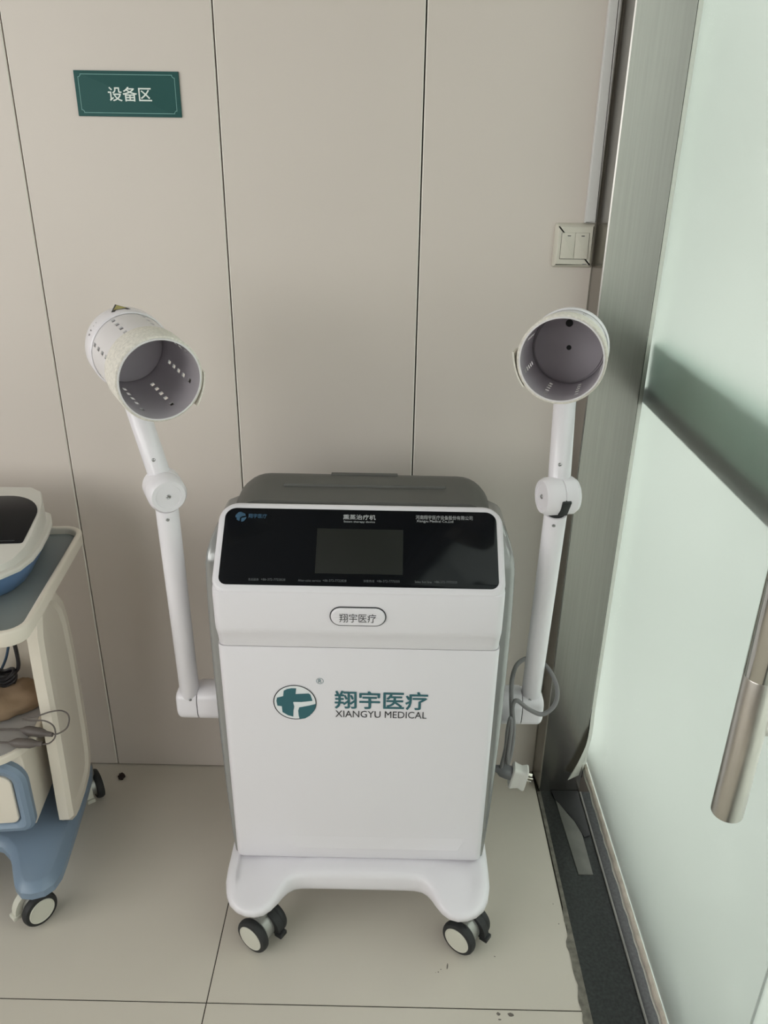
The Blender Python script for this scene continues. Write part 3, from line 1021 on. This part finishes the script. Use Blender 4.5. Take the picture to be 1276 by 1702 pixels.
def arm(s, base_in, base_out, pole_b, elbow, el_axis, el_len, pole_u, cup_o, cup_b, tab, slot, sticker, Rr=0.0672):
    pole_b, elbow = V(pole_b), V(elbow)
    cax = (V(cup_o) - V(cup_b)).normalized()
    cu_ = cax.cross(V((0, 0, 1))).normalized()
    cw_ = cu_.cross(cax).normalized()
    pole_u = V(cup_b) - cax * 0.013 - cw_ * (Rr * 0.84) + cu_ * pole_u
    # shoulder bracket out of the machine's side
    yb, zb = -0.30, 0.457
    xs_, xe = base_in, base_out
    bm = bmesh.new()
    fb = Frame((xs_, yb, zb), (0, s, 0), (0, 0, 1))   # normal points outwards along s*x
    seam = 0.045 * 1.0
    Lb = abs(xe - xs_)
    fbo = Frame((xs_, yb, zb), (0, 1, 0) if s > 0 else (0, -1, 0), (0, 0, 1))
    plate(bm, rr(-0.034, -0.040, 0.034, 0.040, 0.030, 8), fbo, 0, Lb - seam - 0.001, 0.002)
    am = obj('support_arm', bm, M['white_arm'], mc, MO, ang=40)
    bm = bmesh.new()
    plate(bm, rr(-0.033, -0.0395, 0.033, 0.033, (0.028, 0.028, 0.020, 0.020), 8), fbo, Lb - seam + 0.0006, Lb, 0.012, 5)
    obj('shoulder_cap', bm, M['white_arm'], am, MO, ang=40)
    bm = bmesh.new()
    plate(bm, rr(-0.031, -0.037, 0.031, 0.031, 0.026, 8), fbo, Lb - seam - 0.002, Lb - seam + .002, 0)
    obj('shoulder_gap', bm, M['rubber'], am, MO)
    # tubes
    d1 = (elbow - pole_b).normalized()
    bm = bmesh.new()
    cyl(bm, pole_b - d1 * .03, elbow - d1 * .0365, 0.0200, 36, 0.001)
    lt = obj('lower_tube', bm, M['white_arm'], am, MO)
    bm = bmesh.new()
    cyl(bm, elbow - d1 * .042, elbow - d1 * .020, 0.0165, 28)  # black core painted in for the shade in the elbow gap
    obj('tube_gap_shade', bm, M['rubber'], am, MO)
    d2 = (pole_u - elbow).normalized()
    bm = bmesh.new()
    cyl(bm, elbow + d2 * .022, pole_u, 0.0194, 36, 0.001)
    ut = obj('upper_tube', bm, M['white_arm'], am, MO)
    # elbow joint
    ea = V(el_axis).normalized()
    E0 = elbow - ea * (el_len * .5)
    R = 0.0335
    bm = bmesh.new()
    lathe(bm, [(R * .70, -0.001), (R * .86, 0.0), (R, 0.007), (R, el_len * .46), (R - .0015, el_len * .475), (R - .0015, el_len * .495), (R, el_len * .51), (R, el_len - .008), (R * .88, el_len - .001), (R * .86, el_len), (R * .66, el_len), (R * .64, el_len - .0012), (.0001, el_len - .0012)], E0, ea, 48)
    ej = obj('elbow_joint', bm, M['white_arm'], am, MO, ang=30)
    screw(am, elbow + ea * (el_len * .5 - .001), ea, 0.0040)
    if slot:
        bm = bmesh.new()
        v = V(slot).normalized()
        side = v.cross(ea).normalized()
        c = elbow + v * (R - .006) + ea * (-.008)
        bb = bmesh.new()
        box(bb, -0.0085, -0.016, -0.0075, 0.0085, 0.016, 0.0075, 0.002)
        bb.transform(Matrix((ea, side, v)).transposed().to_4x4())
        bb.transform(Matrix.Translation(c))
        join(bm, bb)
        obj('elbow_slot', bm, M['rubber'], am, MO)
    # screws on the tubes
    tocam = V((0, -1.66, 1.51))
    for tt, dd, q, r in ((lt, d1, elbow - d1 * .050, .0200), (lt, d1, pole_b + d1 * .010, .0200), (ut, d2, elbow + d2 * .052, .0186)):
        nv = V((0.25 * (-1 if s > 0 else 1) * (1), -1, 0.25))
        nv = nv - dd * nv.dot(dd)
        nv.normalize()
        screw(am, q + nv * r, nv, 0.0032)
    cup(am, cup_o, cup_b, Rr, tab, sticker)
    return am


arm(-1, -0.328, -0.4350, (-0.4075, -0.3111, 0.470), (-0.3915, -0.3875, 0.9706), (0.46, -0.88, -0.08), 0.060,
    0.0, (-0.3480, -0.4915, 1.1937), (-0.4560, -0.3160, 1.2078), 222, None, True)
arm(1, 0.228, 0.3285, (0.3035, -0.3019, 0.480), (0.2945, -0.3829, 0.9708), (-0.97, -0.22, 0.02), 0.062,
    0.0, (0.2550, -0.4740, 1.2308), (0.3060, -0.2940, 1.2128), 5, (0.0, -0.93, -0.37), False)

# --- power cord hanging from the right arm with its plug
cb = bmesh.new()
pth = [(0.2535, -0.347, 0.340), (0.2600, -0.349, 0.390), (0.2610, -0.350, 0.443), (0.2545, -0.348, 0.512), (0.2575, -0.325, 0.546), (0.276, -0.280, 0.548), (0.305, -0.264, 0.550), (0.335, -0.280, 0.540), (0.3515, -0.315, 0.518), (0.3470, -0.340, 0.492), (0.3210, -0.352, 0.474), (0.290, -0.352, 0.487), (0.2665, -0.351, 0.506), (0.2580, -0.353, 0.492), (0.2640, -0.356, 0.440), (0.2645, -0.357, 0.390), (0.2600, -0.357, 0.348)]
pth2 = [V(p) for p in pth]
tube(cb, pth2, 0.0046, 10, True, 8)
pc = obj('power_cord', cb, M['cord'], mc, MO)
bm = bmesh.new()
tube(bm, [(0.2600, -0.357, 0.348), (0.2570, -0.361, 0.375), (0.2575, -0.362, 0.44), (0.2545, -0.361, 0.47), (0.2515, -0.360, 0.44), (0.2520, -0.356, 0.39), (0.2490, -0.352, 0.350), (0.2470, -0.349, 0.325)], 0.0042, 10, True, 8)
obj('cord_bundle', bm, M['cord'], pc, MO)
bm = bmesh.new()
Bx = Matrix.Rotation(math.radians(12), 4, 'Y')
lathe(bm, [(0.007, -0.012), (0.009, -0.004), (0.0135, 0.002), (0.0150, 0.014), (0.0145, 0.030)], (0.2465, -0.347, 0.322), (0.80, 0.0, -0.30), 20)
plg = obj('plug', bm, M['plug_g'], pc, MO)
pax = V((0.97, -0.10, -0.17)).normalized()
side = V((0.0, 1, 0)); side = (side - pax * side.dot(pax)).normalized()
upv = pax.cross(side) * -1
if upv.z < 0: upv = -upv
fpp = Frame(V((0.2695, -0.347, 0.309)), side, upv)
if fpp.N.dot(pax) < 0:
    fpp = Frame(V((0.2695, -0.347, 0.309)), -side, upv)
bm = bmesh.new()
rg = []
for h, k in ((0.0, 0.90), (0.003, 1.0), (0.012, 0.90), (0.020, 0.84), (0.030, 0.98), (0.033, 0.92)):
    rg.append([fpp(u * k, v * k, h) for u, v in rr(-0.017, -0.0275, 0.017, 0.0275, 0.008, 5)])
loft(bm, rg)
pb = obj('plug_body', bm, M['plug'], pc, MO, ang=40)
for (a, b, rot) in ((-0.006, 0.006, 0.5), (0.006, 0.006, -0.5), (0.0, -0.008, 0.0)):
    bm = bmesh.new()
    ca, sa = math.cos(rot), math.sin(rot)
    plate(bm, [(a + x * ca - y * sa, b + x * sa + y * ca) for x, y in rr(-0.0007, -0.003, 0.0007, 0.003, 0.0004, 2)], fpp, 0.032, 0.046, 0.0004, 2)
    obj('plug_pin', bm, M['brass'], pc, MO)

# ================================================================== TROLLEY (local coordinates: x right, y back, z up; origin under the tray's rear right corner)
CO = (-0.66, -0.1, 0.0)
CR = math.radians(6)
ct = thing('medical_trolley', 'cream and slate blue medical trolley with grey tray, standing left of the steam machine', 'trolley', CO, CR)
FT = Frame((0, 0, 0), (1, 0, 0), (0, 1, 0))
tray = rr(-0.53, -0.43, 0.0, 0.0, 0.045, 8)
bm = bmesh.new()
ringplate(bm, tray, offset_poly(tray, 0.0125), FT, 0.738, 0.762, 0.005)
plate(bm, offset_poly(tray, 0.006), FT, 0.730, 0.744, 0.001)
ty = obj('tray', bm, M['cream'], ct, ang=45)
bm = bmesh.new()
plate(bm, offset_poly(tray, 0.0130), FT, 0.7438, 0.7470, 0.0005)
obj('tray_mat', bm, M['tray_in'], ty)
side_o = [(-0.200, 0.136), (-0.230, 0.142), (-0.246, 0.160), (-0.2455, 0.20), (-0.240, 0.277), (-0.233, 0.432), (-0.2315, 0.537), (-0.226, 0.620), (-0.205, 0.672), (-0.168, 0.690), (-0.130, 0.682), (-0.098, 0.657), (-0.070, 0.620), (-0.055, 0.570), (-0.048, 0.48), (-0.0485, 0.39), (-0.052, 0.27), (-0.060, 0.20), (-0.075, 0.166), (-0.100, 0.146), (-0.147, 0.137)]
side_o = side_o[::-1]
for s, x_in in ((1, -0.080), (-1, -0.450)):
    fr = Frame((x_in, 0, 0), (0, s, 0), (0, 0, 1))
    po = [(u * s, v) for u, v in side_o]
    area = sum(po[i][0] * po[(i + 1) % len(po)][1] - po[(i + 1) % len(po)][0] * po[i][1] for i in range(len(po)))
    if area < 0: po = po[::-1]
    ins1, ins2, ins3 = offset_poly(po, 0.0085), offset_poly(po, 0.026), offset_poly(po, 0.034)
    bm = bmesh.new()
    loft(bm, [[fr(u, v, n) for u, v in P_] for P_, n in ((po, 0.0), (po, 0.021), (ins1, 0.0295), (ins2, 0.030), (ins3, 0.0235))])
    obj('side_panel', bm, M['cream'], ct, ang=28)
    bm = bmesh.new()
    cyl(bm, (x_in - 0.030 * s, -0.20, 0.690), (x_in + 0.002 * s, -0.20, 0.690), 0.040, 28, 0.008)
    obj('tray_bracket', bm, M['cream'], ct)
# back panel
bm = bmesh.new()
box(bm, -0.45, -0.075, 0.16, -0.08, -0.06, 0.70, 0.003)
obj('back_panel', bm, M['cream'], ct)
# shelf, drawer case
bm = bmesh.new()
plate(bm, rr(-0.43, -0.335, -0.092, -0.075, (0.09, 0.09, 0.004, 0.004), 10), FT, 0.388, 0.404, 0.004)
sh = obj('shelf', bm, M['cream'], ct)
bm = bmesh.new()
plate(bm, offset_poly(rr(-0.43, -0.335, -0.092, -0.075, (0.09, 0.09, 0.004, 0.004), 10), 0.007), FT, 0.404, 0.4055, 0.0003)
obj('shelf_mat', bm, M['shelf'], sh)
bm = bmesh.new()
box(bm, -0.42, -0.285, 0.19, -0.112, -0.075, 0.388, 0.004)
obj('drawer_case', bm, M['cream'], ct)
FDW = Frame((0, -0.285, 0), (1, 0, 0), (0, 0, 1))
bm = bmesh.new()
oo = rr(-0.425, 0.186, -0.107, 0.372, (0.03, 0.03, 0.055, 0.055), 8)
ii = rr(-0.396, 0.212, -0.136, 0.340, (0.016, 0.016, 0.026, 0.026), 8)
loft(bm, [[FDW(u, v, n) for u, v in P_] for P_, n in ((oo, 0.0), (oo, 0.012), (offset_poly(oo, .007), 0.019), (offset_poly(oo, .016), 0.021), (offset_poly(ii, -.003), 0.016), (ii, 0.010))], True, True, True)
dw = obj('drawer', bm, M['blue'], ct, ang=28)
bm = bmesh.new()
plate(bm, offset_poly(ii, 0.0015), FDW, 0.008, 0.0175, 0.0025)
obj('drawer_front', bm, M['cream'], dw)
# base
hb = [(0.0, -0.262), (0.03, -0.264), (0.055, -0.275), (0.075, -0.296), (0.088, -0.320), (0.100, -0.350), (0.112, -0.378), (0.130, -0.398), (0.152, -0.402), (0.176, -0.396), (0.192, -0.380), (0.1995, -0.355), (0.2005, -0.32), (0.1995, -0.25), (0.197, -0.15), (0.194, -0.07), (0.186, -0.03), (0.168, -0.012), (0.14, -0.005)]
bo = hb + [(0.0, -0.005)] + [(-x, y) for x, y in reversed(hb[1:])]
bo = [(x - 0.253, y) for x, y in bo]
bm = bmesh.new()
loft(bm, [[FT(u, v, n) for u, v in P_] for P_, n in ((offset_poly(bo, .006), 0.098), (bo, 0.101), (bo, 0.117), (offset_poly(bo, .004), 0.122), (offset_poly(bo, .015), 0.1315), (offset_poly(bo, .018), 0.1325))])
obj('wheeled_base', bm, M['blue'], ct, ang=28)
for x, y, a, tw in ((-0.116, -0.360, -44, False), (-0.084, -0.012, 32, False), (-0.388, -0.362, -110, False), (-0.42, -0.016, 180, False)):
    caster(ct, 'caster', (x, y), math.radians(a), V((0, 0, 0)), M['hub'], M['hub'], 0.0, 0.100, twin=tw, gap=0.006, pside=-0.015, pdir=-1)

# ------------------------------------------------------------------ therapy unit standing on the tray
CM = Matrix.Translation(CO) @ Matrix.Rotation(CR, 4, 'Z')


def cw(p): return CM @ V(p)


tu = thing('therapy_unit', 'round fronted white and blue therapy unit with a dark screen standing on the trolley tray', 'medical device', cw((-0.25, -0.17, 0.7475)), CR)
TO = V((-0.25, -0.17, 0.7475))
hf = [(0.0, -0.352), (0.08, -0.346), (0.140, -0.330), (0.178, -0.306), (0.203, -0.275), (0.2145, -0.235), (0.2165, -0.19), (0.213, -0.13), (0.205, -0.075), (0.190, -0.030), (0.160, -0.008), (0.10, -0.004)]
fo = hf + [(0, -0.004)] + [(-x, y) for x, y in reversed(hf[1:])]
fo = [(x - 0.25, y) for x, y in fo]
bm = bmesh.new()
loft(bm, [[FT(u, v, n) for u, v in P_] for P_, n in ((offset_poly(fo, .034), 0.7475), (offset_poly(fo, .026), 0.753), (offset_poly(fo, .015), 0.772), (offset_poly(fo, .007), 0.790), (offset_poly(fo, .0055), 0.796))])
obj('lower_housing', bm, M['blue_d'], tu, TO, ang=28)


def slope(v): return 0.811 + (v + 0.34) * 0.16


hump = offset_poly(fo, .022)
top = offset_poly(fo, .0155)
bm = bmesh.new()
loft(bm, [[FT(u, v, n) for u, v in P_] for P_, n in ((offset_poly(fo, .004), 0.796), (fo, 0.798), (fo, 0.803), (offset_poly(fo, .003), 0.806), (offset_poly(fo, .0105), 0.8075))]
     + [[FT(u, v, max(.8078, slope(v) - .006)) for u, v in offset_poly(fo, .0110)], [FT(u, v, max(.8082, slope(v) - .0012)) for u, v in offset_poly(fo, .0125)], [FT(u, v, slope(v)) for u, v in top]])
up = obj('upper_housing', bm, M['device_w'], tu, TO, ang=28)
fsl = Frame((-0.25, -0.34, 0.811), (1, 0, 0), (0, 1, 0.16))
bm = bmesh.new()
plate(bm, rr(-0.196, 0.1185, 0.196, 0.288, (0.006, 0.006, 0.075, 0.075), 10), fsl, 0.0002, 0.0016, 0.0005, 2)
so = obj('screen', bm, M['black'], tu, TO)
bm = bmesh.new()
flat(bm, rr(0.02, 0.1250, 0.180, 0.1262, 0.0003, 1), fsl, 0.0019)
obj('screen_line', bm, M['print_dim'], so, TO, fix=False)

# ------------------------------------------------------------------ things on the trolley's shelf
bg = bmesh.new()
bmesh.ops.create_icosphere(bg, subdivisions=4, radius=1)
from mathutils import noise as _n
for v in bg.verts:
    d = 1 + 0.22 * _n.noise(v.co * 1.7 + V((3, 1, 5))) + 0.08 * _n.noise(v.co * 5)
    c = v.co * d
    v.co = V((c.x * 0.075, c.y * 0.060, max(c.z, -0.62) * 0.036))
pch = obj('cloth_pouch', bg, M['tan'], None, ang=60)
pch.location = cw((-0.178, -0.165, 0.4285))
pch.rotation_euler = (0, 0, 0.5)
tag(pch, 'crumpled tan cloth pouch lying on the trolley shelf', 'pouch')
# black coiled lead on the pouch
bm = bmesh.new()
pts = []
for k in range(40):
    a = k * 0.62
    r = 0.026 + 0.007 * math.sin(k * 1.3)
    pts.append((-0.188 + r * math.cos(a) * 1.25, -0.155 + r * math.sin(a) * 0.7, 0.462 + 0.00095 * k + 0.006 * math.sin(k * 1.9)))
pts += [(-0.150, -0.15, 0.488), (-0.139, -0.15, 0.505), (-0.1375, -0.15, 0.545), (-0.141, -0.15, 0.60), (-0.150, -0.15, 0.66), (-0.16, -0.15, 0.726)]
tube(bm, [cw(p) for p in pts], 0.0042, 8, True, 4)
wl = obj('coiled_lead', bm, M['wire_b'], None)
tag(wl, 'black lead coiled on the pouch and running up under the trolley tray', 'cable')
bm = bmesh.new()
tube(bm, [cw(p) for p in ((-0.225, -0.098, 0.41), (-0.205, -0.098, 0.45), (-0.180, -0.100, 0.50), (-0.165, -0.105, 0.56), (-0.168, -0.110, 0.62), (-0.178, -0.112, 0.68), (-0.186, -0.112, 0.728))], 0.003, 8, True, 6)
w2 = obj('blue_lead', bm, M['wire_bl'], None)
tag(w2, 'thin dark blue lead hanging beside the black lead under the tray', 'cable')
# two grey electrode connectors with their leads over the shelf's edge
ld1 = thing('electrode_lead', 'brown grey electrode lead whose connector lies further back on the shelf edge', 'cable', cw((-0.09, -0.25, 0.4117)), CR)
LO = V((-0.09, -0.25, 0.41))
bm = bmesh.new()
tube(bm, [(-0.36, -0.255, 0.412), (-0.25, -0.25, 0.413), (-0.16, -0.248, 0.414), (-0.118, -0.252, 0.415)], 0.0022, 8, True, 6)
tube(bm, [(-0.048, -0.274, 0.4165), (-0.034, -0.274, 0.419), (-0.018, -0.268, 0.429), (-0.016, -0.255, 0.446), (-0.030, -0.248, 0.455), (-0.055, -0.246, 0.452), (-0.085, -0.246, 0.442), (-0.115, -0.240, 0.436)], 0.0016, 8, True, 6)
obj('lead', bm, M['wire_g'], ld1, LO)
bm = bmesh.new()
lathe(bm, [(0.0028, 0), (0.0050, 0.006), (0.0085, 0.012), (0.0100, 0.018), (0.0100, 0.046), (0.0085, 0.052), (0.0055, 0.060), (0.0045, 0.074)], (-0.118, -0.252, 0.4155), (0.95, -0.30, 0.01), 16)
obj('connector', bm, M['wire_g'], ld1, LO)
ld2 = thing('electrode_lead', 'brown grey electrode lead whose connector lies nearest the front of the shelf edge', 'cable', cw((-0.09, -0.29, 0.4117)), CR)
LO = V((-0.09, -0.29, 0.41))
bm = bmesh.new()
tube(bm, [(-0.36, -0.265, 0.412), (-0.27, -0.272, 0.412), (-0.18, -0.283, 0.413), (-0.128, -0.290, 0.414)], 0.0022, 8, True, 6)
tube(bm, [(-0.060, -0.300, 0.414), (-0.046, -0.299, 0.416), (-0.036, -0.292, 0.426), (-0.040, -0.280, 0.442), (-0.060, -0.27, 0.449), (-0.088, -0.262, 0.444), (-0.112, -0.246, 0.436)], 0.0016, 8, True, 6)
obj('lead', bm, M['wire_g'], ld2, LO)
bm = bmesh.new()
lathe(bm, [(0.0028, 0), (0.0045, 0.004), (0.0080, 0.010), (0.0098, 0.016), (0.0098, 0.044), (0.0080, 0.050), (0.0055, 0.056), (0.0048, 0.068)], (-0.128, -0.290, 0.4145), (0.985, -0.14, 0.0), 16)
obj('connector', bm, M['wire_g'], ld2, LO)

# ------------------------------------------------------------------ specks on the floor
bg = bmesh.new()
bmesh.ops.create_icosphere(bg, subdivisions=3, radius=1)
for v in bg.verts:
    d = 1 + 0.3 * _n.noise(v.co * 2.1 + V((9, 2, 1)))
    v.co = V((v.co.x * d * 0.0085, v.co.y * d * 0.0105, max(v.co.z * d, -0.75) * 0.0085))
lp = obj('debris_lump', bg, M['lump'], None, ang=60)
lp.location = (-0.6905, -0.052, 0.0066)
tag(lp, 'small dark lump of debris on the floor against the back wall beside the trolley', 'debris')


def blob(cx, cy, rx, ry, rot=0.0, n=12):
    out = []
    for k in range(n):
        a = 2 * PI * k / n
        q = 1 + random.uniform(-.25, .25)
        x, y = rx * q * math.cos(a), ry * q * math.sin(a)
        out.append((cx + x * math.cos(rot) - y * math.sin(rot), cy + x * math.sin(rot) + y * math.cos(rot)))
    return out


bm = bmesh.new()
for b in ((0.1365, -0.5645, 0.0014, 0.0065, -.1), (0.123, -0.571, .0011, .0011, 0), (0.1175, -0.577, .0015, .0012, 0), (0.112, -0.578, .0008, .0008, 0), (0.236, -0.540, .0016, .0013, 0), (0.229, -0.660, .0040, .0030, 0), (0.253, -0.661, .0062, .0034, 0), (0.230, -0.671, .0034, .0014, 0), (0.383, -0.46, .0012, .0012, 0), (0.380, -0.41, .0012, .001, 0)):
    flat(bm, blob(*b), Frame((0, 0, 0.0004), (1, 0, 0), (0, 1, 0)))
ob = obj('floor_scuffs', bm, M['scuff'], None, fix=False)
ob['kind'] = 'stuff'
tag(ob, 'dark scuff marks and specks on the tiles in front of the steam machine', 'dirt')
